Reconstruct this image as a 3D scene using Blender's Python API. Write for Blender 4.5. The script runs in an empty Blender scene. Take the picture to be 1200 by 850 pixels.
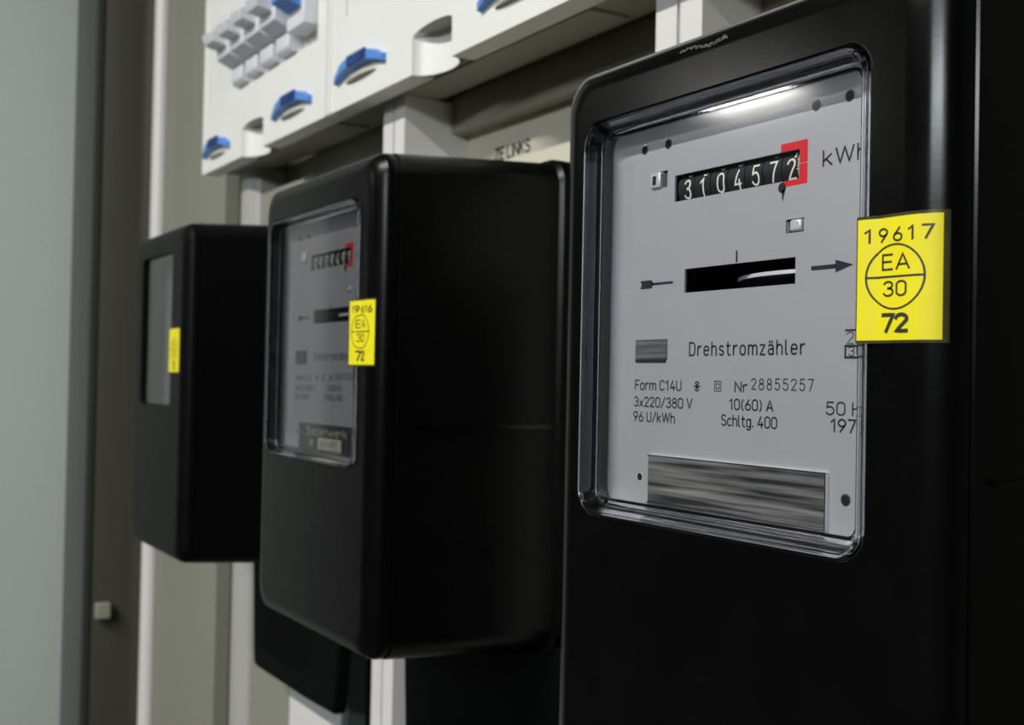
import bpy, bmesh, math, random
from math import sin, cos, pi, radians, sqrt
from mathutils import Vector, Matrix
random.seed(4)
SC = bpy.context.scene
COL = SC.collection
ZC = 1.5                      # lens height above the floor
D0 = 0.246                    # lens distance in front of the meter faces

# ------------------------------------------------------------------ camera
def make_camera():
    f = 1364.0
    th = math.atan(831 / f); pitch = math.atan(21.6 / f); r = 0.02
    F = Vector((-cos(th) * cos(pitch), sin(th) * cos(pitch), sin(pitch)))
    R0 = Vector((sin(th), cos(th), 0)); U0 = R0.cross(F)
    R = R0 * cos(r) + U0 * sin(r); U = U0 * cos(r) - R0 * sin(r)
    cd = bpy.data.cameras.new('camera'); co = bpy.data.objects.new('camera', cd); COL.objects.link(co)
    co.matrix_world = Matrix(((R.x, U.x, -F.x, 0), (R.y, U.y, -F.y, -D0), (R.z, U.z, -F.z, ZC), (0, 0, 0, 1)))
    cd.sensor_fit = 'HORIZONTAL'; cd.sensor_width = 36; cd.lens = f / 1200 * 36
    cd.clip_start = 0.01; cd.clip_end = 50
    cd.dof.use_dof = True; cd.dof.focus_distance = 0.362; cd.dof.aperture_fstop = 20
    SC.camera = co
make_camera()

# ------------------------------------------------------------------ world, lights, exposure
W = bpy.data.worlds.new('world'); SC.world = W; W.use_nodes = True
W.node_tree.nodes['Background'].inputs[0].default_value = (0.80, 0.9, 1.0, 1)
W.node_tree.nodes['Background'].inputs[1].default_value = 0.02
SC.view_settings.view_transform = 'Standard'; SC.view_settings.look = 'None'
SC.view_settings.gamma = 1; SC.view_settings.use_curve_mapping = False
SC.view_settings.exposure = 0.68

def area(name, loc, target, sx, sy, power, col):
    l = bpy.data.lights.new(name, 'AREA'); l.shape = 'RECTANGLE'; l.size = sx; l.size_y = sy
    l.energy = power; l.color = col
    o = bpy.data.objects.new(name, l); COL.objects.link(o); o.location = loc
    o.rotation_euler = (Vector(target) - Vector(loc)).to_track_quat('-Z', 'Y').to_euler()
    return o
TUBE_Z = ZC + 1.20
TUBES = [(-3.55, -3.0, 6.5, .50, .24), (-0.45, -1.38, 34, 1.16, .05), (2.0, -3.0, 7, 1.16, .05)]     # x, y, power, length, width
for i, (x, y, p, tl, tw) in enumerate(TUBES):
    l = area('tube_light', (x, y, TUBE_Z - 0.032), (x, y, 0), tl, tw, p, (1.0, 0.985, 0.94))
DOORLIGHT = area('front_right_light', (1.3, -3.3, ZC + 1.13), (-1.0, 0, 1.5), 1.5, 0.20, 12, (0.90, 0.97, 1.0))  # unseen source added to light the door leaf and the cover edge highlight

DOORLIGHT.data.spread = radians(120)

# ------------------------------------------------------------------ materials
def mat(name, col, rough=0.5, metal=0.0, spec=0.5, vary=0.06, scale=40, bump=0.0, coat=0.0, stretch=None):
    m = bpy.data.materials.new(name); m.use_nodes = True
    n = m.node_tree.nodes; L = m.node_tree.links; b = n['Principled BSDF']
    b.inputs['Metallic'].default_value = metal; b.inputs['Specular IOR Level'].default_value = spec
    b.inputs['Coat Weight'].default_value = coat
    tc = n.new('ShaderNodeTexCoord'); mp = n.new('ShaderNodeMapping'); nz = n.new('ShaderNodeTexNoise')
    L.new(tc.outputs['Object'], mp.inputs[0]); L.new(mp.outputs[0], nz.inputs['Vector'])
    if stretch: mp.inputs['Scale'].default_value = stretch
    nz.inputs['Scale'].default_value = scale; nz.inputs['Detail'].default_value = 4
    cr = n.new('ShaderNodeMix'); cr.data_type = 'RGBA'
    c = Vector(col); lo = c * (1 - vary); hi = c * (1 + vary)
    cr.inputs[6].default_value = (*lo, 1); cr.inputs[7].default_value = (*hi, 1)
    L.new(nz.outputs['Fac'], cr.inputs[0]); L.new(cr.outputs[2], b.inputs['Base Color'])
    mr = n.new('ShaderNodeMapRange'); mr.inputs[3].default_value = max(0.0, rough - 0.04); mr.inputs[4].default_value = min(1, rough + 0.04)
    L.new(nz.outputs['Fac'], mr.inputs[0]); L.new(mr.outputs[0], b.inputs['Roughness'])
    if bump:
        bp = n.new('ShaderNodeBump'); bp.inputs['Strength'].default_value = bump; bp.inputs['Distance'].default_value = 0.0005
        n2 = n.new('ShaderNodeTexNoise'); n2.inputs['Scale'].default_value = scale * 14; L.new(mp.outputs[0], n2.inputs['Vector'])
        L.new(n2.outputs['Fac'], bp.inputs['Height']); L.new(bp.outputs[0], b.inputs['Normal'])
    return m

M = dict(
    black=mat('black_bakelite', (0.0025, 0.0025, 0.0026), 0.20, spec=0.30, vary=0.15, scale=60, bump=0.02),
    blackmid=mat('black_bakelite_dull', (0.0025, 0.0025, 0.0026), 0.27, spec=0.16, vary=0.15, scale=60),
    blackfar=mat('black_bakelite_matt', (0.003, 0.003, 0.0031), 0.42, spec=0.08, vary=0.15, scale=60),
    cover2=mat('black_terminal_plastic', (0.003, 0.0033, 0.0036), 0.6, spec=0.04, vary=0.1),
    dial=mat('satin_dial_aluminium', (0.62, 0.63, 0.66), 0.42, metal=0.5, vary=0.02, scale=30),
    ink=mat('dark_print_ink', (0.014, 0.018, 0.028), 0.6, vary=0.05),
    inkgrey=mat('stamped_number_ink', (0.04, 0.045, 0.055), 0.6, vary=0.3, scale=900),
    scuff=mat('scuffed_plastic', (0.10, 0.10, 0.095), 0.7, vary=0.4, scale=500),
    hole=mat('hole_black', (0.004, 0.004, 0.005), 0.7),
    drum=mat('register_drum_black', (0.012, 0.014, 0.017), 0.5, vary=0.3, scale=300),
    digit=mat('drum_digit_cream', (0.82, 0.82, 0.72), 0.5, vary=0.03),
    red=mat('red_decimal_frame', (0.75, 0.022, 0.03), 0.45, vary=0.04),
    alu=mat('bright_aluminium', (0.80, 0.80, 0.80), 0.25, metal=1.0, vary=0.05, scale=300),
    latch=mat('latch_nickel', (0.80, 0.79, 0.77), 0.35, metal=0.4, vary=0.2, scale=400),
    latchcream=mat('latch_cream', (0.92, 0.82, 0.78), 0.4, vary=0.05),
    yellow=mat('yellow_sticker', (0.82, 0.72, 0.006), 0.5, vary=0.05, scale=90),
    film=mat('sticker_film_edge', (0.05, 0.05, 0.02), 0.25, vary=0.3, scale=300),
    sink=mat('sticker_print', (0.025, 0.022, 0.01), 0.55),
    white=mat('cabinet_white', (0.85, 0.85, 0.81), 0.45, vary=0.02, scale=15),
    white2=mat('breaker_white', (0.74, 0.75, 0.78), 0.4, vary=0.02),
    under=mat('cabinet_housing_grey', (0.28, 0.27, 0.21), 0.5, vary=0.04, scale=10),
    strip=mat('divider_profile_white', (0.74, 0.72, 0.71), 0.4, vary=0.03, scale=20),
    strip2=mat('rounded_profile_grey', (0.42, 0.41, 0.39), 0.4, vary=0.03, scale=20),
    panel=mat('pebble_grey_panel', (0.27, 0.27, 0.22), 0.5, vary=0.04, scale=10),
    recess=mat('recess_panel_cream', (0.66, 0.63, 0.51), 0.5, vary=0.04, scale=10),
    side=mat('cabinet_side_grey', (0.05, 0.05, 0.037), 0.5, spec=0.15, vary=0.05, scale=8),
    door=mat('cabinet_door_grey', (0.44, 0.475, 0.455), 0.5, vary=0.02, scale=5),
    gasket=mat('door_gasket_dark', (0.02, 0.025, 0.02), 0.6),
    blue=mat('blue_latch_plastic', (0.09, 0.27, 0.72), 0.4, vary=0.05),
    bluedark=mat('blue_latch_print', (0.02, 0.05, 0.2), 0.5),
    beige=mat('beige_latch_bowl', (0.62, 0.60, 0.50), 0.5),
    teal=mat('teal_grey_edge', (0.10, 0.14, 0.14), 0.5),
    steel=mat('galvanised_steel', (0.55, 0.55, 0.52), 0.35, metal=0.8, vary=0.15, scale=80),
    wall=mat('room_wall_paint', (0.05, 0.05, 0.045), 0.8, vary=0.03, scale=3),
    floor=mat('room_floor', (0.06, 0.06, 0.055), 0.6, vary=0.15, scale=6),
    ceil=mat('room_ceiling', (0.35, 0.35, 0.33), 0.85, vary=0.02, scale=3),
)

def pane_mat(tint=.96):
    m = bpy.data.materials.new('plastic_window_pane'); m.use_nodes = True
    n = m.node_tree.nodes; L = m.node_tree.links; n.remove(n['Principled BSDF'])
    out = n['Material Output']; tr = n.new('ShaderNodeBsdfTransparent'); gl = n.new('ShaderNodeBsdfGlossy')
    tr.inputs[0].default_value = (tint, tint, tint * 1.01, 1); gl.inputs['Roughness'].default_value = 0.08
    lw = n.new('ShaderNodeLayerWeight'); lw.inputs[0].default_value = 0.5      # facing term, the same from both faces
    pw = n.new('ShaderNodeMath'); pw.operation = 'POWER'; pw.inputs[1].default_value = 5; L.new(lw.outputs['Facing'], pw.inputs[0])
    fr = n.new('ShaderNodeMath'); fr.operation = 'MULTIPLY_ADD'; fr.inputs[1].default_value = .95; fr.inputs[2].default_value = .045; L.new(pw.outputs[0], fr.inputs[0])
    mx = n.new('ShaderNodeMixShader'); L.new(fr.outputs[0], mx.inputs[0]); L.new(tr.outputs[0], mx.inputs[1]); L.new(gl.outputs[0], mx.inputs[2])
    # fine scratches: slightly rougher, brighter streaks in the plastic
    L.new(mx.outputs[0], out.inputs[0])
    return m
def rim_mat():
    m = bpy.data.materials.new('clear_window_rim'); m.use_nodes = True
    n = m.node_tree.nodes; L = m.node_tree.links; n.remove(n['Principled BSDF'])
    out = n['Material Output']; g = n.new('ShaderNodeBsdfGlass'); g.inputs['IOR'].default_value = 1.49
    g.inputs['Roughness'].default_value = 0.03; g.inputs[0].default_value = (0.93, 0.935, 0.95, 1)
    L.new(g.outputs[0], out.inputs[0])
    return m
def brushed_mat(name, lo, hi, sc, stretch):
    m = bpy.data.materials.new(name); m.use_nodes = True
    n = m.node_tree.nodes; L = m.node_tree.links; b = n['Principled BSDF']
    tc = n.new('ShaderNodeTexCoord'); mp = n.new('ShaderNodeMapping'); nz = n.new('ShaderNodeTexNoise')
    mp.inputs['Scale'].default_value = stretch; nz.inputs['Scale'].default_value = sc; nz.inputs['Detail'].default_value = 3
    L.new(tc.outputs['Object'], mp.inputs[0]); L.new(mp.outputs[0], nz.inputs['Vector'])
    cr = n.new('ShaderNodeValToRGB'); cr.color_ramp.elements[0].position = 0.38; cr.color_ramp.elements[1].position = 0.68
    cr.color_ramp.elements[0].color = (*lo, 1); cr.color_ramp.elements[1].color = (*hi, 1)
    L.new(nz.outputs['Fac'], cr.inputs[0]); L.new(cr.outputs[0], b.inputs['Base Color'])
    b.inputs['Roughness'].default_value = 0.4; b.inputs['Metallic'].default_value = 0.3
    return m
M['pane'] = pane_mat(); M['pane_mid'] = pane_mat(.77); M['pane_far'] = pane_mat(.70); M['rim'] = rim_mat()  # dimness of the mid and far dials is put into the pane tint
M['brushed'] = brushed_mat('streaked_nameplate', (0.035, 0.038, 0.04), (0.36, 0.36, 0.34), 1.0, (16, 16, 520))
M['brushed2'] = brushed_mat('streaked_badge', (0.09, 0.10, 0.11), (0.26, 0.27, 0.28), 1.0, (30, 30, 700))
M['plate2'] = mat('grey_nameplate', (0.06, 0.065, 0.065), 0.45, metal=0.3, vary=0.1)

def tube_mat():
    m = bpy.data.materials.new('lamp_tube'); m.use_nodes = True
    b = m.node_tree.nodes['Principled BSDF']; b.inputs['Emission Color'].default_value = (1, .985, .94, 1)
    b.inputs['Emission Strength'].default_value = 1.5; return m
M['tube'] = tube_mat()
M['discedge'] = mat('rotor_disc_aluminium', (0.85, 0.86, 0.88), 0.5, metal=0.3, vary=0.05, scale=300)

# ------------------------------------------------------------------ object helpers
def empty(name, loc, label, cat, group=None):
    o = bpy.data.objects.new(name, None); COL.objects.link(o); o.location = loc
    o.empty_display_size = 0.05
    o['label'] = label; o['category'] = cat
    if group: o['group'] = group
    return o
def org(parent):
    v = Vector((0, 0, 0))
    while parent: v += parent.location; parent = parent.parent
    return v
def build(name, verts, faces, m, parent=None, smooth=False, kind=None, label=None, cat=None, group=None, mats=None, fm=None, angle=None):
    """verts are in scene coordinates (X, Y, height relative to the lens)"""
    me = bpy.data.meshes.new(name)
    o0 = org(parent)
    vs = [(v[0], v[1], v[2] + ZC) for v in verts]
    if parent is None and cat:
        xs = [v[0] for v in vs]; ys = [v[1] for v in vs]; zs = [v[2] for v in vs]
        o0 = Vector(((min(xs) + max(xs)) / 2, (min(ys) + max(ys)) / 2, min(zs)))
    me.from_pydata([(v[0] - o0.x, v[1] - o0.y, v[2] - o0.z) for v in vs], [], faces)
    me.validate(); 
    bm = bmesh.new(); bm.from_mesh(me)
    if mats is None: bmesh.ops.recalc_face_normals(bm, faces=bm.faces)
    bm.to_mesh(me); bm.free()
    for mm in (mats or [m]): me.materials.append(M[mm] if isinstance(mm, str) else mm)
    if fm:
        for p, i in zip(me.polygons, fm): p.material_index = i
    if smooth:
        for p in me.polygons: p.use_smooth = True
        me.set_sharp_from_angle(angle=angle or radians(38))
    o = bpy.data.objects.new(name, me); COL.objects.link(o)
    if parent: o.parent = parent
    else: o.location = o0
    if kind: o['kind'] = kind
    if label: o['label'] = label
    if cat: o['category'] = cat
    if group: o['group'] = group
    return o
class MB:
    def __init__(s): s.v = []; s.f = []
    def add(s, v, f):
        n = len(s.v); s.v += list(v); s.f += [tuple(i + n for i in q) for q in f]; return s
    def box(s, x0, x1, y0, y1, z0, z1):
        return s.add([(x0, y0, z0), (x1, y0, z0), (x1, y1, z0), (x0, y1, z0), (x0, y0, z1), (x1, y0, z1), (x1, y1, z1), (x0, y1, z1)],
                     [(0, 3, 2, 1), (4, 5, 6, 7), (0, 1, 5, 4), (1, 2, 6, 5), (2, 3, 7, 6), (3, 0, 4, 7)])
    def cyl(s, p0, p1, r0, r1=None, n=20, caps=True):
        p0 = Vector(p0); p1 = Vector(p1); r1 = r0 if r1 is None else r1
        d = (p1 - p0).normalized(); a = d.orthogonal().normalized(); b = d.cross(a)
        vs = []
        for p, r in ((p0, r0), (p1, r1)):
            for i in range(n):
                t = 2 * pi * i / n; q = p + a * (r * cos(t)) + b * (r * sin(t)); vs.append(tuple(q))
        fs = [(i, (i + 1) % n, n + (i + 1) % n, n + i) for i in range(n)]
        if caps: fs += [tuple(range(n))[::-1], tuple(range(n, 2 * n))]
        return s.add(vs, fs)
    def prism(s, poly, a0, a1, axis='y'):
        n = len(poly)
        def P(p, a):
            return {'y': (p[0], a, p[1]), 'x': (a, p[0], p[1]), 'z': (p[0], p[1], a)}[axis]
        return s.add([P(p, a0) for p in poly] + [P(p, a1) for p in poly],
                     [tuple(range(n)), tuple(range(n, 2 * n))[::-1]] + [(i, (i + 1) % n, n + (i + 1) % n, n + i) for i in range(n)])
    def build(s, name, m, parent=None, **k): return build(name, s.v, s.f, m, parent, **k)
def B(x0, x1, y0, y1, z0, z1): return MB().box(x0, x1, y0, y1, z0, z1)
def bevel(o, w, seg=2):
    md = o.modifiers.new('bevel', 'BEVEL'); md.width = w; md.segments = seg; md.limit_method = 'ANGLE'
    for p in o.data.polygons: p.use_smooth = True
    o.data.set_sharp_from_angle(angle=radians(50))
    return o

def rrect(x0, x1, z0, z1, r, Y, seg=7):
    """closed ring of a rounded rectangle, constant vertex count"""
    pts = []
    for cx, cz, a0 in ((x1 - r, z1 - r, 0), (x0 + r, z1 - r, 90), (x0 + r, z0 + r, 180), (x1 - r, z0 + r, 270)):
        for i in range(seg + 1):
            t = radians(a0 + 90 * i / seg); pts.append((cx + r * cos(t), Y, cz + r * sin(t)))
    return pts
def loft(rings, close_first=False, close_last=False, loop=False):
    v = []; f = []; n = len(rings[0])
    for r in rings: v += r
    m = len(rings)
    for k in range(m if loop else m - 1):
        a = k * n; b = ((k + 1) % m) * n
        for i in range(n):
            j = (i + 1) % n; f.append((a + i, a + j, b + j, b + i))
    if close_first: f.append(tuple(range(n))[::-1])
    if close_last: f.append(tuple(range((m - 1) * n, m * n)))
    return v, f

# ------------------------------------------------------------------ stroke lettering (cap height 1, x height .7)
def arc(cx, cy, rx, ry, a0, a1, n=10):
    return [(cx + rx * cos(radians(a0 + (a1 - a0) * i / n)), cy + ry * sin(radians(a0 + (a1 - a0) * i / n))) for i in range(n + 1)]
def stad(x0, x1, y0, y1, r=None):   # closed rounded oval
    w = (x1 - x0) / 2; r = r or w
    p = arc(x1 - w, y1 - r, w, r, 0, 180, 10) + arc(x0 + w, y0 + r, w, r, 180, 360, 10)
    return p + [p[0]]
G = {
 '0': (.5, [stad(0, .5, 0, 1)]),
 '1': (.3, [[(0, .78), (.22, 1), (.22, 0)]]),
 '2': (.5, [arc(.25, .75, .25, .25, 170, -25, 10) + [(.02, .02), (.5, .02)]]),
 '3': (.5, [arc(.24, .76, .23, .24, 160, -90, 10) + arc(.24, .27, .26, .27, 90, -160, 10)]),
 '4': (.54, [[(.32, 1), (.02, .27), (.54, .27)], [(.4, .5), (.4, 0)]]),
 '5': (.5, [[(.46, 1), (.08, 1), (.05, .56)] + arc(.24, .32, .26, .32, 120, -155, 12)]),
 '6': (.5, [[(.36, 1), (.04, .44)] + arc(.25, .28, .25, .28, 150, -210, 16)]),
 '7': (.48, [[(0, 1), (.48, 1), (.16, 0)]]),
 '8': (.5, [arc(.25, .76, .2, .24, -90, 270, 16), arc(.25, .27, .25, .27, 90, 450, 16)]),
 '9': (.5, [[(.14, 0), (.46, .56)] + arc(.25, .72, .25, .28, -30, 330, 16)]),
 'D': (.52, [[(0, 0), (0, 1), (.22, 1)] + arc(.22, .7, .30, .30, 90, 0, 6) + arc(.22, .3, .30, .30, 0, -90, 6) + [(0, 0)]]),
 'F': (.45, [[(0, 0), (0, 1), (.45, 1)], [(0, .52), (.38, .52)]]),
 'E': (.45, [[(.45, 0), (0, 0), (0, 1), (.45, 1)], [(0, .52), (.4, .52)]]),
 'C': (.5, [arc(.25, .75, .25, .25, 15, 180, 8) + arc(.25, .25, .25, .25, 180, 345, 8)]),
 'U': (.5, [[(0, 1)] + arc(.25, .25, .25, .25, 180, 360, 8) + [(.5, 1)]]),
 'N': (.52, [[(0, 0), (0, 1), (.52, 0), (.52, 1)]]),
 'A': (.58, [[(0, 0), (.29, 1), (.58, 0)], [(.1, .3), (.48, .3)]]),
 'V': (.56, [[(0, 1), (.28, 0), (.56, 1)]]),
 'W': (.84, [[(0, 1), (.2, 0), (.42, 1), (.64, 0), (.84, 1)]]),
 'H': (.52, [[(0, 0), (0, 1)], [(.52, 0), (.52, 1)], [(0, .52), (.52, .52)]]),
 'S': (.5, [arc(.25, .76, .24, .24, 25, 250, 9) + arc(.25, .26, .25, .26, 70, -155, 9)]),
 'Z': (.5, [[(0, 1), (.5, 1), (0, 0), (.5, 0)]]),
 'L': (.42, [[(0, 1), (0, 0), (.42, 0)]]),
 'I': (.02, [[(0.01, 0), (0.01, 1)]]),
 'K': (.5, [[(0, 0), (0, 1)], [(.48, 1), (0, .42)], [(.16, .6), (.5, 0)]]),
 'B': (.48, [[(0, 0), (0, 1), (.22, 1)] + arc(.22, .76, .22, .24, 90, -90, 8) + arc(.22, .26, .26, .26, 90, -90, 8) + [(0, 0)], [(0, .52), (.22, .52)]]),
 'k': (.42, [[(0, 0), (0, 1)], [(.38, .7), (0, .3)], [(.13, .43), (.42, 0)]]),
 'h': (.42, [[(0, 0), (0, 1)], [(0, .45)] + arc(.21, .48, .21, .22, 170, 0, 8) + [(.42, 0)]]),
 'r': (.3, [[(0, 0), (0, .7)], arc(.24, .40, .24, .3, 175, 75, 6)]),
 'e': (.44, [[(0.02, .37), (.44, .37)] + arc(.22, .46, .22, .24, 0, 180, 8) + arc(.22, .25, .22, .25, 180, 320, 8)]),
 's': (.38, [arc(.19, .53, .17, .17, 30, 250, 8) + arc(.19, .18, .19, .18, 70, -150, 8)]),
 't': (.32, [[(.1, .95), (.1, .2)] + arc(.28, .18, .18, .18, 180, 270, 5) + [(.32, 0)], [(0, .7), (.3, .7)]]),
 'o': (.44, [stad(0, .44, 0, .7)]),
 'm': (.72, [[(0, 0), (0, .7)], arc(.18, .48, .18, .22, 170, 0, 7) + [(.36, 0)], arc(.54, .48, .18, .22, 170, 0, 7) + [(.72, 0)]]),
 'n': (.42, [[(0, 0), (0, .7)], arc(.21, .48, .21, .22, 170, 0, 8) + [(.42, 0)]]),
 'z': (.38, [[(0, .7), (.38, .7), (0, 0), (.38, 0)]]),
 'a': (.42, [arc(.2, .52, .2, .18, 150, 0, 7) + [(.4, 0)], [(.4, .40), (.2, .40)] + arc(.19, .2, .19, .2, 90, 270, 8) + [(.4, .04)]]),
 'ä': (.42, [arc(.2, .52, .2, .18, 150, 0, 7) + [(.4, 0)], [(.4, .40), (.2, .40)] + arc(.19, .2, .19, .2, 90, 270, 8) + [(.4, .04)], [(.1, .86), (.1, .96)], [(.3, .86), (.3, .96)]]),
 'l': (.16, [[(0, 1), (0, .14)] + arc(.14, .14, .14, .14, 180, 270, 4)]),
 'c': (.38, [arc(.2, .48, .2, .22, 40, 180, 6) + arc(.2, .22, .2, .22, 180, 320, 6)]),
 'd': (.42, [[(.42, 1), (.42, 0)], stad(0, .42, 0, .7)]),
 'w': (.6, [[(0, .7), (.15, 0), (.3, .7), (.45, 0), (.6, .7)]]),
 'g': (.42, [stad(0, .42, 0, .7), [(.42, .7), (.42, -.1)] + arc(.21, -.08, .21, .2, 0, -150, 7)]),
 '.': (.06, [[(.03, 0), (.03, .1)]]),
 '(': (.22, [arc(.34, .45, .3, .62, 125, 235, 8)]),
 ')': (.22, [arc(-.12, .45, .3, .62, 55, -55, 8)]),
 '/': (.4, [[(0, -.05), (.4, 1.05)]]),
 'x': (.4, [[(0, 0), (.4, .66)], [(0, .66), (.4, 0)]]),
}
def ribbon(mb, pts, t, put):
    """flat stroke of width t along pts (2D), placed with put(x, z) -> 3D"""
    P = [Vector(p) for p in pts]
    Q = [P[0]]
    for p in P[1:]:
        dl = (p - Q[-1]).length
        if dl > 1e-7:
            a = Q[-1]; k = max(1, min(24, int(dl / .0009)))
            Q += [a + (p - a) * (j / k) for j in range(1, k + 1)]
    n = len(Q)
    if n < 2: return
    closed = (Q[0] - Q[-1]).length < 1e-6
    L = []; R = []
    for i in range(n):
        if closed: a = Q[i - 1] if i > 0 else Q[n - 2]; b = Q[i + 1] if i < n - 1 else Q[1]
        else: a = Q[max(i - 1, 0)]; b = Q[min(i + 1, n - 1)]
        d1 = (Q[i] - a); d2 = (b - Q[i])
        if d1.length < 1e-9: d1 = d2
        if d2.length < 1e-9: d2 = d1
        d1.normalize(); d2.normalize()
        n1 = Vector((-d1.y, d1.x)); n2 = Vector((-d2.y, d2.x)); m = n1 + n2
        if m.length < 1e-6: m = n1
        m.normalize(); k = min(1.6, 1 / max(.3, m.dot(n1)))
        p = Q[i].copy()
        if not closed and i == 0: p = p - d2 * t * .35
        if not closed and i == n - 1: p = p + d1 * t * .35
        L.append(p + m * (k * t / 2)); R.append(p - m * (k * t / 2))
    vs = [put(*p) for p in L] + [put(*p) for p in R]
    mb.add(vs, [(i, n + i, n + i + 1, i + 1) for i in range(n - 1)])
def text(mb, s, x0, x1, z0, h, t, put, gap=.22, space=.5):
    """lettering fitted between x0 and x1"""
    w = 0
    for i, ch in enumerate(s):
        w += space if ch == ' ' else G[ch][0]
        if i < len(s) - 1: w += gap if ch != ' ' and s[i + 1] != ' ' else 0
    sx = (x1 - x0) / w; x = x0
    for i, ch in enumerate(s):
        if ch == ' ': x += space * sx; continue
        for pl in G[ch][1]:
            ribbon(mb, [(x + px * sx, z0 + pz * h) for px, pz in pl], t, put)
        x += G[ch][0] * sx
        if i < len(s) - 1 and s[i + 1] != ' ': x += gap * sx
def flat(Y): return lambda x, z: (x, Y, z)

# ------------------------------------------------------------------ electricity meter
DY = 0.011        # depth of the dial face behind the cover front
K = 0.9847
def make_meter(c, hw, label, kind, digits, number):
    """c: distance of the meter's centre to the left of the lens; hw: half width"""
    near = kind == 'near'; far = kind == 'far'
    root = empty('electricity_meter', (-c, 0.125, ZC - 0.147), label, 'electricity meter', 'electricity meters in a row')
    X0, X1, Z0, Z1 = -c - hw, -c + hw, -0.1445, 0.1165
    if far: wx0, wx1, wz0, wz1, wr = -1.012, -0.9185, -0.0255, 0.0965, 0.004
    else: wx0, wx1, wz0, wz1, wr = -c - 0.0708, -c + 0.0640, -0.0478, 0.0952, 0.009
    # cover shell: window wall, face, rounded edge, seam, drafted sides
    def R(ix, iz, Y, r):
        if ix == iz and ix > .001: ix = ix * 1.42           # the vertical edges are rounded more
        if ix > .001 and r < .012: r = r + .001
        r = max(.004, r)
        return rrect(X0 + ix, X1 - ix, Z0 + iz, Z1 - iz, r, Y)
    def R_old(ix, iz, Y, r): return rrect(X0 + ix, X1 - ix, Z0 + iz, Z1 - iz, r, Y)
    fr = 0.0085; fy = 0.0095
    rings = [rrect(wx0 + .0006, wx1 - .0006, wz0 + .0006, wz1 - .0006, wr, 0.022 if far else DY + .004),
             rrect(wx0 + .0004, wx1 - .0004, wz0 + .0004, wz1 - .0004, wr, 0.0012), rrect(wx0, wx1, wz0, wz1, wr, 0.0003), rrect(wx0 - .0005, wx1 + .0005, wz0 - .0005, wz1 + .0005, wr + .0004, 0.0), rrect(wx0 - .0011, wx1 + .0011, wz0 - .0011, wz1 + .0011, wr + .0009, 0.0), R(fr + .0008, fr + .0008, 0, .0100)]
    for i in range(0, 8):
        t = radians(90 * i / 7)
        rings.append(R(fr * (1 - sin(t)), fr * (1 - sin(t)), fy * (1 - cos(t)), 0.0125 - .002 * cos(t)))
    rings += [R(0, 0, .0108, .0125), R(.0006, .0006, .0113, .012), R(.0006, .0006, .0121, .012), R(-.0003, -.0003, .0126, .0125),
              R(-.0014, -.0062, .108, .015), R(-.0034, -.0082, .110, .015), R(-.0034, -.0082, .124, .015)]
    v, f = loft(rings, close_last=True)
    build('cover', v, f, 'blackfar' if far else ('black' if near else 'blackmid'), root, smooth=True, angle=radians(30))
    # side moulding ledge and the screw at the lower left
    if not far:
        MB().prism([(.020, -.0236), (.109, -.0236), (.109, -.0262), (.020, -.0250)], X1 - .0012, X1 + .0026, 'x').build('side_ledge', 'black', root)
    b = MB().cyl((X0 - .012, .072, -.170), (X0 + .004, .072, -.170), .0065, n=16)
    if kind == 'mid':
        MB().cyl((X0 - .0115, .082, -.138), (X0 + .004, .082, -.138), .0055, n=16).build('seal_screw', 'cover2', root, smooth=True)
    # base plate on the mounting rail
    B(X0 + .012, X1 - .012, .1245, .134, Z0 + .01, Z1 - .005).build('base_plate', 'black', root)
    # dial plate with real apertures
    if far:
        dy = .020; px0, px1, pz0, pz1 = wx0 + .001, wx1 - .001, wz0 + .001, wz1 - .001
    else:
        dy = DY; px0, px1, pz0, pz1 = wx0 + .0008, wx1 - .0008, wz0 + .0008, wz1 - .0008
    cc = 0.2835 * 1.0
    def sx(s): return -c + (cc - s * K)          # near-meter dial coordinates (mm measured on the dial) to this meter
    def sz(z): return z * K
    ctr = (sx(.3204), sx(.2602), sz(.0642), sz(.0735))
    disc = (sx(.3142), sx(.2613), sz(.0318), sz(.0401))
    l1 = (sx(.3326), sx(.3246), sz(.0702), sz(.0762)); l2 = (sx(.2657), sx(.2580), sz(.0477), sz(.0520))
    rects = [ctr, disc, l1, l2]
    if far: rects = [disc]
    xs = sorted({px0, px1, *[r[0] for r in rects], *[r[1] for r in rects]}); zs = sorted({pz0, pz1, *[r[2] for r in rects], *[r[3] for r in rects]})
    xs = [x for x in xs if px0 <= x <= px1]; zs = [z for z in zs if pz0 <= z <= pz1]
    mb = MB(); idx = {}
    for x in xs:
        for z in zs: idx[(x, z, 0)] = len(mb.v); mb.v.append((x, dy, z)); idx[(x, z, 1)] = len(mb.v); mb.v.append((x, dy + .0008, z))
    solid = {}
    for i in range(len(xs) - 1):
        for j in range(len(zs) - 1):
            mx, mz = (xs[i] + xs[i + 1]) / 2, (zs[j] + zs[j + 1]) / 2
            solid[i, j] = not any(r[0] < mx < r[1] and r[2] < mz < r[3] for r in rects)
    for (i, j), ok in solid.items():
        if not ok: continue
        a, b_, cq, d = (xs[i], zs[j]), (xs[i + 1], zs[j]), (xs[i + 1], zs[j + 1]), (xs[i], zs[j + 1])
        mb.f.append(tuple(idx[(*q, 0)] for q in (a, b_, cq, d))); mb.f.append(tuple(idx[(*q, 1)] for q in (d, cq, b_, a)))
        for di, dj, p, q in ((-1, 0, d, a), (1, 0, b_, cq), (0, -1, a, b_), (0, 1, cq, d)):
            if not solid.get((i + di, j + dj), False):
                mb.f.append((idx[(*p, 0)], idx[(*p, 1)], idx[(*q, 1)], idx[(*q, 0)]))
    plate = mb.build('dial_plate', 'dial', root)
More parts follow.
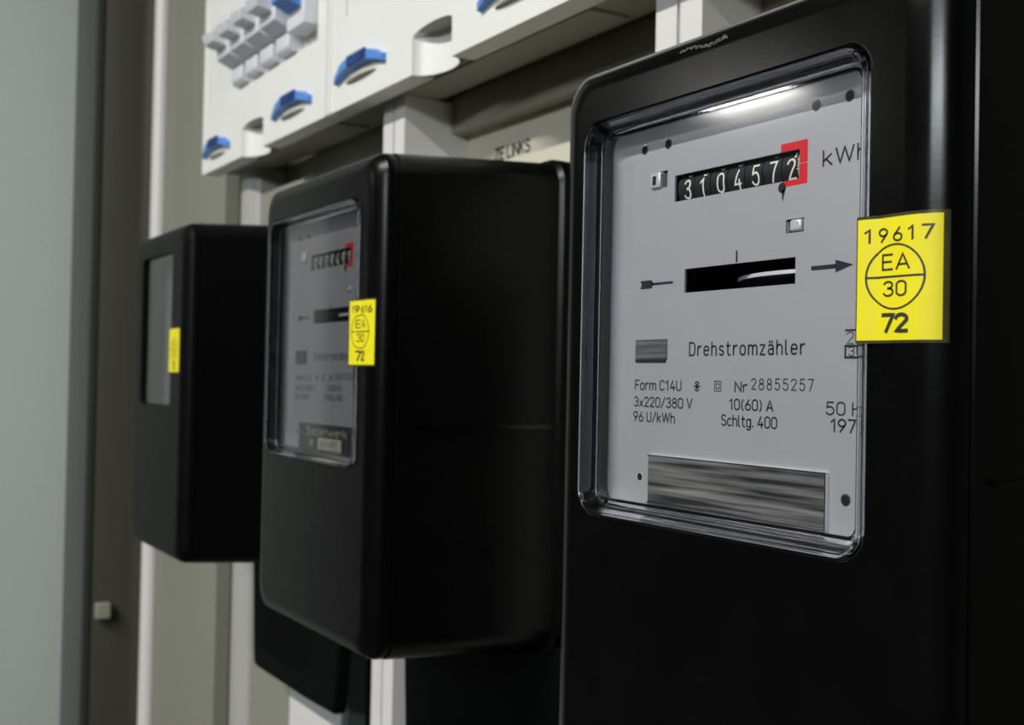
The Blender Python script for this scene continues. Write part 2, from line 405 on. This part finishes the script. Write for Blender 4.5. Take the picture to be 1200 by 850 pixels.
    # dark works box behind the plate
    mbx = MB(); a0, a1, c0, c1 = px0, px1, pz0, pz1; yb = dy + .055
    mbx.add([(a0, dy + .001, c0), (a1, dy + .001, c0), (a1, dy + .001, c1), (a0, dy + .001, c1), (a0, yb, c0), (a1, yb, c0), (a1, yb, c1), (a0, yb, c1)],
            [(4, 5, 6, 7), (0, 1, 5, 4), (1, 2, 6, 5), (2, 3, 7, 6), (3, 0, 4, 7)])
    mbx.build('works_housing', 'hole', root)
    # rotor disc
    rx = sx(.272); rad = .045 if not far else .038
    if far: rx = -c
    rz = sz(.0361)
    MB().cyl((rx, dy + .0022 + rad, rz - .0006), (rx, dy + .0022 + rad, rz + .0006), rad, n=96).build('rotor_disc', 'discedge', root, smooth=True)
    pr = flat(dy - .00006)
    if not far:
        # register: seven digit drums
        reg = B(ctr[0] - .0006, ctr[1] + .0006, dy + .0075, dy + .0105, ctr[2] - .001, ctr[3] + .001).build('register', 'hole', root)
        bounds = [ctr[0] + .0004 + i * (ctr[1] - ctr[0] - .0008) / 7 for i in range(8)]
        cxs = [sx(v) for v in (.3147, .3063, .2976, .2892, .2808, .2728, .2648)] if near else [(bounds[i] + bounds[i + 1]) / 2 for i in range(7)]
        shift = [.0003, -.0001, .0003, .0002, .0005, .0004, .0001] if near else [0] * 7
        rr = .0085; zc = sz(.0685)
        for i, ch in enumerate(digits):
            w0, w1 = bounds[i] + .0002, bounds[i + 1] - .0002
            mbd = MB(); n = 48
            mbd.cyl((w0, dy + .001 + rr, zc), (w1, dy + .001 + rr, zc), rr, n=n)
            wheel = mbd.build('digit_drum', 'drum', reg, smooth=True)
            def cyl_put(x, z, zc=zc, rr=rr):
                a = (z - zc) / rr; return (x, dy + .001 + rr - (rr + .00006) * cos(a), zc + (rr + .00006) * sin(a))
            mt = MB(); g = .0030
            z0 = sz(.0643) + shift[i] + (.0003 if near else .0004)
            hh = .0062 if near else .0068
            text(mt, ch, cxs[i] - g / 2, cxs[i] + g / 2 if ch != '1' else cxs[i] + g * .1, z0, hh, .00068 if near else .0009, cyl_put)
            # foot of the next figure coming over the top
            if i in (0, 1, 2, 3, 5) and near:
                ribbon(mt, arc(cxs[i] + .0003, z0 + hh + .0022 - [0, .0004, 0, 0, 0, -.0002][i], .0009, .0007, 200, 340, 5), .0005, cyl_put)
            if i == 6 and near:
                ribbon(mt, [(cxs[i] + .0013, z0 + hh + .0007), (cxs[i] + .0013, z0 + hh + .0021)], .0008, cyl_put)
                for k in range(14):
                    za = z0 - .0002 + k * .00062
                    ribbon(mt, [(w1 - .0014 + (.0003 if k % 5 else -.0001), za), (w1 - .0004, za)], .00028, cyl_put)
            mt.build('digit', 'digit', reg)
        # red frame around the last drum (printed on the plate)
        mr = MB(); a, b_, z0, z1 = sx(.2683), sx(.2569), sz(.0624), sz(.0760)
        for q in ((a, b_, ctr[3], z1), (ctr[1], b_, ctr[2], (ctr[3] + ctr[2]) / 2 - .0001), (ctr[1], b_, (ctr[3] + ctr[2]) / 2 + .0001, ctr[3]), (a + .0009, b_, z0, ctr[2])):
            mr.add([(q[0], dy - .00005, q[2]), (q[1], dy - .00005, q[2]), (q[1], dy - .00005, q[3]), (q[0], dy - .00005, q[3])], [(0, 1, 2, 3)])
        mr.build('decimal_frame', 'red', plate)
        # small screws / pin holes with a bright edge
        for hx, hz in ((.3379, .0855), (.3243, .0855), (.2536, .0857), (.2404, .0860), (.3374, -.0339), (.2396, -.0328)):
            h = MB().cyl((sx(hx), dy - .00008, sz(hz)), (sx(hx), dy + .0002, sz(hz)), .00145, n=20).build('screw_hole', 'hole', plate)
            v, f = loft([[(sx(hx) + .00185 * cos(t * pi / 12), dy - .00004, sz(hz) + .00185 * sin(t * pi / 12)) for t in range(24)],
                         [(sx(hx) + .0014 * cos(t * pi / 12), dy - .00012, sz(hz) + .0014 * sin(t * pi / 12)) for t in range(24)]])
            build('hole_rim', v, f, 'alu' if hx < .30 or hz > 0 else 'latch', plate)
        # latches seen through their apertures
        la = B(l1[0] - .0006, l1[0] + .0050, dy - .0012, dy + .004, l1[2] + .0001, l1[3] - .0003).build('register_latch', 'latch' if near else 'latchcream', root); bevel(la, .0006)
        if near: B(l1[0] + .0012, l1[0] + .0030, dy - .0014, dy - .001, l1[2] + .0012, l1[3] - .0016).build('latch_slot', 'drum', la)
        lb = B(l2[0] + .0022, l2[1] - .0006, dy - .0008, dy + .004, l2[2] + .0003, l2[3] - .0003).build('brake_latch', 'latch', root); bevel(lb, .0007)
        B(l2[0] + .0003, l2[0] + .0012, dy + .0002, dy + .004, l2[2], l2[3] - .0008).build('latch_spring', 'alu', lb)
        # comma mark
        mc = MB(); cx, cz = sx(.2676), sz(.0622)
        ribbon(mc, arc(cx, cz + .0001, .0008, .0008, 0, 360, 14), .0017, pr)
        mc.add([pr(cx - .0002, cz - .0010), pr(cx + .0017, cz + .0002), pr(cx + .0003, cz - .0044)], [(0, 1, 2)])
        mc.build('comma_mark', 'ink', plate)
        # arrows and tick
        ma = MB(); z = sz(.0360); a, b_ = sx(.2542), sx(.2380)
        ribbon(ma, [(a, z), (b_ - .007, z)], .0013, pr); ma.add([pr(b_ - .0068, z - .0019), pr(b_, z), pr(b_ - .0068, z + .0019)], [(0, 1, 2)])
        ma.build('direction_arrow', 'ink', plate)
        ma = MB(); a, b_ = sx(.3384), sx(.3208); z = sz(.0359)
        ribbon(ma, [(a + .006, z), (b_, z)], .0009, pr)
        ma.add([pr(a - .0008, z - .0015), pr(a + .0058, z - .0015), pr(a + .0068, z), pr(a + .0058, z + .0015), pr(a - .0008, z + .0015), pr(a + .0002, z)], [(0, 1, 2, 3, 4, 5)])
        ma.build('arrow_tail', 'ink', plate)
        mt = MB(); ribbon(mt, [(sx(.2879), sz(.0407)), (sx(.2879), sz(.0440))], .0008, pr); mt.build('tick_mark', 'ink', plate)
        # badge
        B(sx(.3408), sx(.3229), dy - .0005, dy, sz(.0088), sz(.0159)).build('maker_badge', 'brushed2' if near else 'plate2', plate)
        B(sx(.3408), sx(.3236), dy - .00055, dy, sz(.0078), sz(.0087)).build('badge_rule', 'ink', plate)
        # print
        T = .00052
        for s, a, b_, zb, h, t, mm in (
            ('Drehstromzähler', .3108, .2569, .0100, .0043, .00062, 'ink'), ('kWh', .2504, .2335, .0666, .0045, .00062, 'ink'),
            ('Form C14U', .3410, .3151, -.0022, .0033, T, 'ink'), ('Nr', .2876, .2820, -.0021, .0033, T, 'ink'), (number, .2799, .2531, -.0012, .0034, .00044, 'inkgrey'),
            ('3x220/380 V', .3415, .3091, -.0083, .0033, T, 'ink'), ('10(60) A', .2900, .2701, -.0079, .0033, T, 'ink'), ('50 Hz', .2477, .2308, -.0081, .0036, T, 'ink'),
            ('96 U/kWh', .3417, .3183, -.0137, .0033, T, 'ink'), ('Schltg. 400', .2939, .2683, -.0133, .0034, T, 'ink'), ('1972', .2456, .2325, -.0131, .0036, .0006, 'ink')):
            mt = MB(); text(mt, s, sx(a), sx(b_), sz(zb), h, t, pr, gap=.3 if s == 'Drehstromzähler' else (.36 if s == number else .2))
            mt.build('printed_line', mm, plate)
        mt = MB(); cx, cz = sx(.3066), sz(-.0006)
        ribbon(mt, arc(cx, cz, .0004, .0005, 0, 360, 10), .0009, pr); ribbon(mt, arc(cx, cz, .0013, .0015, 40, 140, 8), .0005, pr); ribbon(mt, arc(cx, cz, .0013, .0015, 220, 320, 8), .0005, pr)
        ribbon(mt, [(cx - .0016, cz), (cx - .0010, cz)], .0004, pr); ribbon(mt, [(cx + .0010, cz), (cx + .0016, cz)], .0004, pr)
        mt.build('coil_symbol', 'ink', plate)
        mt = MB(); cx, cz = sx(.2961), sz(-.0004)
        for q in (.0016, .0008): ribbon(mt, [(cx - q, cz - q), (cx + q, cz - q), (cx + q, cz + q), (cx - q, cz + q), (cx - q, cz - q)], .0003, pr)
        mt.build('insulation_symbol', 'ink', plate)
        mt = MB(); a, b_ = sx(.2406), sx(.2300)
        ribbon(mt, [(a, sz(.0168)), (b_, sz(.0168))], .0006, pr); text(mt, '212', a + .0004, b_ - .001, sz(.0128), .0034, .0003, pr)
        ribbon(mt, [(b_, sz(.0088)), (a, sz(.0088)), (a, sz(.0122)), (b_, sz(.0122))], .0007, pr); text(mt, '302', a + .0012, b_ - .001, sz(.0093), .0026, .0003, pr)
        mt.build('test_mark', 'ink', plate)
        # nameplate
        nx0, nx1, nz0, nz1 = sx(.3312), sx(.2466), sz(-.0424), sz(-.0256)
        if kind == 'mid': nx0 += .0005; nz0 -= .001; nz1 -= .002
        np_ = B(nx0, nx1, dy - .0012, dy, nz0, nz1).build('nameplate', 'brushed' if near else 'plate2', root)
        e = .0004; me_ = MB()
        me_.box(nx0 - e, nx1 + e, dy - .0014, dy, nz0 - e, nz0 + .0001); me_.box(nx0 - e, nx1 + e, dy - .0014, dy, nz1 - .0001, nz1 + e * .5)
        me_.box(nx1 - .0001, nx1 + e, dy - .0014, dy, nz0, nz1)
        if near: me_.build('nameplate_edge', 'alu', np_, kind='stuff')
        if not near:
            pp = flat(dy - .00128)
            mt = MB(); text(mt, 'Badenwerk', nx0 + .013, nx1 - .011, nz1 - .0066, .0046, .0006, pp); mt.build('nameplate_print', 'beige', np_)
            mt = MB(); text(mt, 'Nr', nx0 + .018, nx0 + .0235, nz0 + .0025, .004, .0007, pp); mt.build('nameplate_print', 'beige', np_)
            B(nx0 + .031, nx1 - .018, dy - .0015, dy - .001, nz0 + .0012, nz0 + .0078).build('number_field', 'beige', np_)
            mt = MB(); text(mt, '64480', nx0 + .0355, nx1 - .0235, nz0 + .0026, .0036, .0006, flat(dy - .00155)); mt.build('number_print', 'inkgrey', np_)
            MB().cyl((nx0 + .004, dy - .002, nz0 + .0098), (nx0 + .004, dy, nz0 + .0098), .0014, n=14).build('rivet', 'alu', np_)
            MB().cyl((rx - .030, dy + .0040 + .012, rz - .0009), (rx - .026, dy + .0040 + .008, rz - .0009), .001, n=8).build('disc_mark', 'red', root)
    if near:          # pale scuff on the upper edge of the cover
        mt = MB()
        for k in range(26):
            xx = -.3005 + k * .00088; zz = .1100 + .0003 * sin(k * 1.9) + .0005 * sin(k * .3) - k * .00002
            ribbon(mt, [(xx, zz), (xx + .0011, zz + .0002 * sin(k * 2.7))], .0004 + .0004 * abs(sin(k * 3.1)), flat(.0 - .00008) )
        mt.build('scuff_mark', 'scuff', root, kind='stuff')
    # window: clear sloped moulded rim and recessed flat pane
    if far:
        v, f = loft([rrect(wx0 + .0008, wx1 - .0008, wz0 + .0008, wz1 - .0008, wr, .0035)], close_first=True)
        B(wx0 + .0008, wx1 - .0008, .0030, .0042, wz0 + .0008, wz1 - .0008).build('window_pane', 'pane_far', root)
    else:
        def q(i, Y, rr=None): return rrect(wx0 + i, wx1 - i, wz0 + i, wz1 - i, max(.0012, wr - i * .95), Y)
        prof = [(.0006, -.0006), (.0011, -.0012), (.0019, -.0013), (.0025, -.0008), (.0030, .0004), (.0058, .0030), (.0064, .0036), (.0076, .0036),
                (.0076, .0050), (.0062, .0058), (.0050, .0072), (.0046, .0102), (.0028, .0104), (.0022, .0070), (.0006, .0050)]
        v, f = loft([q(i * .82, Y) for i, Y in prof], loop=True)
        build('window_rim', v, f, 'rim', root, smooth=True, angle=radians(28))
        v, f = loft([q(.0063, .0040), q(.0063, .0048)], close_first=True, close_last=True)
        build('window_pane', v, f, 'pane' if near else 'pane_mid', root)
    # yellow verification sticker, bent round the cover edge
    s0x, s1x = (-c + .0626, -c + .0862) if near else ((-c + .0575, -c + .0825) if kind == 'mid' else (-.9205, -.8935))
    if near: s0x, s1x = -.2213, -.1974
    if kind == 'mid': s0x, s1x = -.5652, -.5408
    zt, zb = .0455, .0128
    if kind == 'mid': zt, zb = .0400, .0068
    if far: zt, zb = .0352, .0018
    def sy(x, off):
        u = (X1 - x) / 1.42
        y = 0 if u >= fr else fy * (1 - sqrt(max(0, 1 - ((fr - max(u, 0)) / fr) ** 2)))
        # over the rim the sticker bridges flat
        return y * 1.0 - off - (.0015 if not far else .0003) * max(0, min(1, (wx1 + .004 - x) / .004))
    def sheet(x0, x1, z0, z1, off, name, m, par, n=48):
        v = []; f = []
        for i in range(n + 1):
            x = x0 + (x1 - x0) * i / n
            v += [(x, sy(x, off), z0), (x, sy(x, off), z1), (x, sy(x, 0.00002), z0), (x, sy(x, 0.00002), z1)]
        for i in range(n):
            a = i * 4; b_ = a + 4
            f += [(a, b_, b_ + 1, a + 1), (a + 2, a + 3, b_ + 3, b_ + 2), (a, a + 2, b_ + 2, b_), (a + 1, b_ + 1, b_ + 3, a + 3)]
        f += [(0, 1, 3, 2), (n * 4, n * 4 + 2, n * 4 + 3, n * 4 + 1)]
        return build(name, v, f, m, par, smooth=True)
    st = sheet(s0x, s1x, zb, zt, .00030, 'verification_sticker', 'yellow', root)
    st['label'] = 'yellow verification sticker'
    sheet(s0x - .0005, s1x + (.0012 if near else .0004), zb - .0008, zt + .0009, .00018, 'sticker_film', 'film', st)
    sp = lambda x, z: (x, sy(x, .00036), z)
    w = s1x - s0x; h = zt - zb; mx = (s0x + s1x) / 2 - w * .02
    def tx(s, fx0, fx1, fz, hh, t, gap=.2):
        mt = MB(); text(mt, s, s0x + w * fx0, s0x + w * fx1, zb + h * fz, h * hh, t, sp, gap=gap); mt.build('sticker_print', 'sink', st)
    if near: tx('19617', .10, .92, .805, .105, .0006, gap=.42)
    if kind == 'mid': tx('19616', .13, .92, .815, .10, .0008, gap=.30)
    ccz = zb + h * .515; rad_ = h * .262; mt = MB()
    ribbon(mt, arc(mx, ccz, rad_ * 1.02, rad_, 0, 360, 48), .00055, sp)
    mt.build('sticker_ring', 'sink', st)
    mt = MB(); ribbon(mt, [(mx - rad_ * 1.02 + 2 * rad_ * 1.02 * i / 10, ccz) for i in range(11)], .0006, sp); mt.build('sticker_rule', 'sink', st)
    tx('EA', .31, .67, .575, .12, .0006); tx('30', .33, .63, .36, .115, .0006)
    tx('72', .32, .65, .07, .135, .0011, gap=.12)
    return root

near_m = make_meter(0.2835, 0.0888, 'nearest black electricity meter, sharp grey dial showing 3104572, sticker numbered 19617', 'near', '3104572', '28855257')
mid_m = make_meter(0.6225, 0.0868, 'middle black electricity meter of the three, sticker numbered 19616 on its cover edge', 'mid', '0909491', '28855256')
far_m = make_meter(0.9605, 0.0800, 'black electricity meter farthest of the three, with a narrow tall window', 'far', '', '')

# terminal covers under the middle and the far meter (bolted below the meters)
def term_cover(root, s0, s1, zt, zb):
    """s0 left edge, s1 right edge, tapering lower end, chamfered right flank"""
    def ring(z, tl, tr, dy):
        xl = -s0 + tl; xr = -s1 - tr
        return [(xl, .124, z), (xl, .110 + dy + .004, z), (xl + .004, .110 + dy, z), (xr - .056, .110 + dy, z), (xr, .1125 + dy, z), (xr, .124, z)]
    rings = [ring(zt, -.002, -.016, 0), ring(zb + .012, .006, -.004, 0), ring(zb + .004, .0075, -.0015, 0), ring(zb, .0125, .0015, .002)]
    v = []; f = []
    for r in rings: v += r
    n = 6
    for k in range(3):
        for i in range(n): j = (i + 1) % n; f.append((k * n + i, k * n + j, (k + 1) * n + j, (k + 1) * n + i))
    f += [tuple(range(n))[::-1], tuple(range(3 * n, 4 * n))]
    o = build('terminal_cover', v, f, 'cover2', root)
    bevel(o, .0022, 3)
term_cover(far_m, 1.036, .846, -.146, -.2635)
term_cover(mid_m, .724, .524, -.146, -.2635)
term_cover(near_m, .3855, .186, -.146, -.2635)
# mounting lug with screw standing up behind the far meter
lug = MB().prism([(-1.040, .112), (-.962, .112), (-.962, .146), (-.978, .158), (-.992, .152), (-1.03, .130)], .118, .1205, 'y').build('mounting_lug', 'steel', far_m)
MB().cyl((-.983, .112, .140), (-.983, .1185, .140), .0045, n=16).build('lug_screw', 'latch', far_m, smooth=True)
MB().cyl((-.998, .112, .136), (-.998, .1185, .136), .0030, n=12).build('lug_screw', 'latch', far_m, smooth=True)

# ------------------------------------------------------------------ meter cabinet: back, rails, profiles
def struct(mb, name, m, **k): return mb.build(name, m, None, kind='structure', **k)
struct(B(-5.5, 2.9, .30, .36, -ZC, 1.28), 'wall_back', 'wall')
def thing_mesh(name, m, mb, label, cat, group=None, bev=0):
    o = mb.build(name, m, None, label=label, cat=cat, group=group)
    if bev: bevel(o, bev)
    return o
cab = empty('meter_cabinet', (-.6, .24, ZC - .75), 'pale grey steel meter cabinet body behind the black meters', 'cabinet')
def part(name, m, mb, par=None, bev=0, **k):
    o = mb.build(name, m, par or cab, **k)
    if bev: bevel(o, bev)
    return o
part('back_panel', 'panel', B(-1.56, -.24, .245, .262, -.75, .95))
# divider profiles: white double strip between the fields
def divider(s0, s1, round_=False):
    x0, x1 = -s0, -s1; xm = (x0 + x1) / 2
    if round_:
        poly = [(x0, .24), (x0, .150)] + [(x0 + (x1 - x0) * (.5 - .5 * cos(radians(a))), .150 - .010 * sin(radians(a))) for a in range(15, 180, 15)] + [(x1, .150), (x1, .24)]
        return part('divider_profile', 'strip2', MB().prism(poly, -.74, .212, 'z'), smooth=True, angle=radians(50))
    mb = [(x0, .24), (x0, .134), (xm - .0014, .134), (xm - .0014, .138), (xm + .0014, .138), (xm + .0014, .134), (x1, .134), (x1, .24)]
    o = part('divider_profile', 'strip', MB().prism(mb, -.74, .212, 'z')); return o
divider(.822, .785)
divider(.4845, .4475)
divider(1.200, 1.1468, True)
# field panels
part('field_panel', 'panel', B(-1.527, -1.268, .150, .166, -.74, .93))
part('field_panel', 'panel', B(-1.1464, -1.030, .150, .166, -.74, .186))
part('cable_duct', 'strip', B(-1.029, -.914, .146, .166, -.74, .165), bev=.003)
part('duct_edge', 'teal', B(-.9135, -.902, .150, .166, -.74, .165))
part('recess_panel', 'recess', B(-.7849, -.4846, .188, .200, -.16, .245))
part('recess_panel', 'recess', B(-.4474, -.26, .188, .200, -.16, .245))
part('lower_panel', 'panel', B(-.7849, -.4846, .188, .200, -.74, -.162))
part('lower_panel', 'panel', B(-.4474, -.26, .188, .200, -.74, -.162))
t = MB(); text(t, 'ZE LINKS', -.742, -.694, .1625, .0085, .0017, flat(.1878)); part('panel_lettering', 'ink', t)
# horizontal rail under the distribution board
part('cross_rail', 'under', B(-1.245, -.7851, .1745, .240, .188, .2155))
part('cross_rail', 'under', B(-.7849, -.4851, .1745, .1875, .188, .2155))
part('cross_rail', 'under', B(-.4474, -.245, .1745, .1875, .188, .2155))
# white clip on the divider next to the closest meter
part('rail_clip', 'white', MB().cyl((-.503, .160, .2035), (-.503, .174, .2035), .0075, n=16), smooth=True)
# meter mounting brackets
for mroot, c in ((near_m, .2835), (mid_m, .6225), (far_m, .9605)):
    B(-c - .06, -c + .06, .134, .1495 if c > .9 else .188, -.10, -.07).build('mounting_bracket', 'steel', mroot)
    B(-c - .06, -c + .06, .134, .1495 if c > .9 else .188, .06, .09).build('mounting_bracket', 'steel', mroot)
# cabinet side wall on the far left: rounded front profile, rebate, gasket
poly = [(-1.585, .245), (-1.585, .073), (-1.545, .073), (-1.541, .077), (-1.541, .120), (-1.5385, .128), (-1.533, .1345), (-1.5275, .1385), (-1.524, .144), (-1.522, .152), (-1.522, .245)]
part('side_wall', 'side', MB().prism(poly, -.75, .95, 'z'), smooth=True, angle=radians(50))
part('corner_profile', 'strip', MB().cyl((-1.531, .144, -.74), (-1.531, .144, .93), .0105, n=24), smooth=True)
part('gasket', 'gasket', B(-1.556, -1.541, .066, .0728, -.75, .95))
part('hinge_block', 'panel', B(-1.5405, -1.527, .078, .096, -.312, -.292), bev=.002)
# open cabinet door, hinged on the far side wall and standing out towards the room
dr = empty('cabinet_door', (-1.60, .05, ZC - .75), 'flat grey green cabinet door standing open at the far end of the meters', 'door')
MB().prism([(-1.604, .0790), (-1.5905, .0490), (-1.5912, .0440), (-1.606, -.40), (-1.632, -.40), (-1.626, .0778)], -.75, .95, 'z').build('door_leaf', 'door', dr, smooth=True, angle=radians(20))
MB().cyl((-1.596, .084, -.30), (-1.596, .084, -.24), .005, n=14).build('hinge', 'gasket', dr)

# ------------------------------------------------------------------ distribution board above the meters
DBZ = .211
db = empty('distribution_board', (-.35, .172, ZC + DBZ), 'white distribution board with blue latches above the row of meters', 'distribution board')
def dp(name, m, mb, par=None, bev=0, **k):
    o = mb.build(name, m, par or db, **k)
    if bev: bevel(o, bev)
    return o
XL, XD, XE, XF = -1.2188, -.876, -.512, -.150
dp('housing', 'under', B(XL + .004, XF, .1274, .166, DBZ + .003, .60))
dp('housing_rim', 'under', MB().box(XL + .03, XD - .03, .131, .160, DBZ + .001, DBZ + .0045), bev=.001)
dp('housing_rim', 'under', MB().box(XD + .03, XE - .03, .131, .160, DBZ + .001, DBZ + .0045), bev=.001)
dp('housing_rim', 'under', MB().box(XE + .03, XF - .03, .131, .160, DBZ + .001, DBZ + .0045), bev=.001)
def cover_panel(x0, x1, nx0, nx1, cut):
    """white cover: flange, bottom finger notch (concave), window cut-out"""
    Y = .110; yb = .1272; z0, z1 = DBZ, .60; nz = .237; n = 12
    cx, hx, dep = (nx0 + nx1) / 2, (nx1 - nx0) / 2, .0145
    mb = MB()
    # left and right of the notch, above it, and around the cut-out
    cz0, cz1, ca, cb = cut
    mb.box(x0, nx0, Y, yb, z0, cz0); mb.box(nx1, x1, Y, yb, z0, cz0); mb.box(nx0, nx1, Y, yb, nz + .004, cz0)
    mb.box(x0, ca, Y, yb, cz0, z1); mb.box(cb, x1, Y, yb, cz0, z1); mb.box(ca, cb, Y, yb, cz1, z1)
    # arched head of the notch
    arcp = [(cx - hx * cos(pi * i / n), nz + .004 * sin(pi * i / n)) for i in range(n + 1)]
    for i in range(n):
        (a, za), (b_, zb_) = arcp[i], arcp[i + 1]
        mb.add([(a, Y, za), (b_, Y, zb_), (b_, Y, nz + .004), (a, Y, nz + .004), (a, yb, za), (b_, yb, zb_)], [(0, 1, 2, 3), (0, 4, 5, 1)])
    p = dp('cover_panel', 'white', mb)
    # concave bowl of the notch
    v = []; f = []
    for i in range(n + 1):
        a = pi * i / n; x = cx - hx * cos(a); y = Y + .0005 + dep * sin(a)
        v += [(x, y, z0), (x, y, nz + .003)]
    for i in range(n): f.append((2 * i, 2 * i + 2, 2 * i + 3, 2 * i + 1))
    build('finger_notch', v, f, 'white', p, smooth=True)
    v = [(cx - hx * cos(pi * i / n), Y + .0005 + dep * sin(pi * i / n), nz + .0025) for i in range(n + 1)]
    build('notch_head', v, [tuple(range(n + 1))], 'panel', p)  # shade of the notch ceiling put into a darker grey
    dp('cutout_back', 'white', B(ca, cb, .1165, .1250, cz0, cz1), p)
    # raised edge beads
    dp('edge_bead', 'white', B(x0 + .0005, x0 + .004, Y - .0015, Y, z0, z1), p); dp('edge_bead', 'white', B(x1 - .004, x1 - .0012, Y - .0015, Y, z0, z1), p)
    return p
p1 = cover_panel(XL, XD - .0016, -1.0924, -1.0325, (.2785, .345, -1.2010, -.9030))
p2 = cover_panel(XD + .0016, XE - .0008, -.7257, -.668, (.2815, .345, -.8450, -.560))
p3 = cover_panel(XE + .0008, XF, -.360, -.302, (.2815, .345, -.480, -.20))
def blanks(x0, x1, zb, par):      # ribbed blanking strips filling the cut-out
    n = int((x1 - x0) / .009); w = (x1 - x0) / n
    for i in range(n):
        o = B(x0 + i * w + .0003, x0 + (i + 1) * w - .0003, .1120 , .1160, zb, .3448).build('blanking_strip', 'white', par)
blanks(-1.2008, -1.112, .2787, p1); blanks(-.8448, -.5602, .2817, p2)
def blue_latch(x0, x1, zc, par):
    """arched blue slide latch over a small beige bowl"""
    n = 12; cx, hx = (x0 + x1) / 2, (x1 - x0) / 2; Y = .110
    v = []; f = []
    for i in range(n + 1):
        t = -1 + 2 * i / n; a = abs(t)
        up = .0075 * (1 - a ** 2.4); th = .0085 if abs(t) < .72 else .0065
        zb_ = zc - .005 + up * .9; zt_ = zb_ + th
        out = .0042 + .0035 * (1 - t * t)
        x = cx + t * hx
        v += [(x, Y, zb_), (x, Y - out, zb_ + .0008), (x, Y - out, zt_ - .0008), (x, Y, zt_)]
    for i in range(n):
        a = i * 4
        for k in range(3): f.append((a + k, a + k + 1, a + 5 + k, a + 4 + k))
    f += [(0, 3, 2, 1), (n * 4, n * 4 + 1, n * 4 + 2, n * 4 + 3)]
    o = build('blue_latch', v, f, 'blue', par, smooth=True); o['label'] = 'blue arched latch'
    for i in range(6):                 # raised dark ribs added in place of unreadable print
        x = cx + hx * (-.18 + i * .13)
        B(x - .0011, x + .0011, Y - .0088, Y - .0060, zc + .0015, zc + .0095).build('print_rib', 'bluedark', par)
    v = [];
    for i in range(n + 1):
        t = pi * i / n; v.append((cx - hx * .62 * cos(t), Y - .0045 * sin(t) - .0004, zc - .0065))
    for i in range(n + 1):
        t = pi * i / n; v.append((cx - hx * .62 * cos(t), Y - .0003, zc - .0065 + .0062 * sin(t)))
    f = [(i, i + 1, n + 2 + i, n + 1 + i) for i in range(n)] + [tuple(range(n + 1))]
    build('latch_bowl', v, f, 'beige', par, smooth=True)
blue_latch(-1.209, -1.1286, .2305, p1); blue_latch(-1.0002, -.912, .2330, p1)
blue_latch(-.8565, -.768, .2350, p2); blue_latch(-.628, -.542, .2335, p2); blue_latch(-.50, -.42, .2335, p3); blue_latch(-.25, -.17, .2335, p3)
# breakers standing in the left cut-out
def breaker(x0, x1, label, big=False):
    o = empty('circuit_breaker', ((x0 + x1) / 2, .115, ZC + .289), label, 'circuit breaker', None if big else 'small white circuit breakers')
    z0 = .2795 if not big else .288
    if big:
        b = B(x0, x1, .098, .116, z0 + .003, .344).build('breaker_body', 'white2', o); bevel(b, .0015)
        MB().prism([(.098, .306), (.082, .312), (.082, .336), (.098, .342)], x0 + .006, x1 - .006, 'x').build('toggle', 'blue', o)
        return
    b = MB().prism([(.116, z0), (.106, z0), (.102, z0 + .004), (.102, z0 + .016), (.116, z0 + .016)], x0 + .005, x1 - .005, 'x').build('breaker_foot', 'white2', o)
    bevel(b, .001)
    b = MB().prism([(.116, z0 + .015), (.104, z0 + .017), (.088, z0 + .024), (.088, .344), (.116, .344)], x0 + .0022, x1 - .0022, 'x').build('breaker_body', 'white2', o)
    bevel(b, .0012)
    b = MB().prism([(.089, z0 + .031), (.075, z0 + .034), (.071, z0 + .043), (.089, z0 + .052)], x0 + .008, x1 - .008, 'x').build('toggle', 'white2', o)
    bevel(b, .0012)
names = ['first small white breaker beside the ribbed blanking strips, farthest from the big switch', 'second small white breaker from the ribbed blanking strips',
         'third small white breaker, two places from the big switch block', 'fourth small white breaker directly beside the big switch block']
bx = [-1.111, -1.0695, -1.028, -.9865, -.945]
for i in range(4): breaker(bx[i], bx[i + 1], names[i])
breaker(-.9445, -.9045, 'big white switch block with blue toggle at the right end of the breakers', True)

# ------------------------------------------------------------------ room around the cabinet
struct(B(-5.5, 2.9, -4.6, .36, -ZC - .08, -ZC), 'floor', 'floor')
struct(B(-5.5, 2.9, -4.6, .36, 1.28, 1.34), 'ceiling', 'ceil')
struct(B(-5.5, 2.9, -4.66, -4.6, -ZC, 1.28), 'wall_front', 'wall')
struct(B(-5.56, -5.5, -4.6, .36, -ZC, 1.28), 'wall_left', 'wall')
struct(B(2.95, 3.0, -4.6, .36, -ZC, 1.28), 'wall_right', 'wall')
for i, (x, y, p, tl, tw) in enumerate(TUBES):
    lamp = empty('ceiling_lamp', (x, y, ZC + 1.28), ['white tube lamp on the ceiling towards the open door', 'white tube lamp on the ceiling in front of the closest meter', 'white tube lamp on the ceiling beyond the closest meter'][i], 'lamp', 'tube lamps on the ceiling')
    B(x - tl / 2 - .04, x + tl / 2 + .04, y - tw / 2 - .015, y + tw / 2 + .015, 1.225, 1.28).build('lamp_housing', 'white', lamp)
    MB().cyl((x - tl / 2, y, 1.20), (x + tl / 2, y, 1.20), .013, n=16).build('lamp_tube', 'tube', lamp, smooth=True)
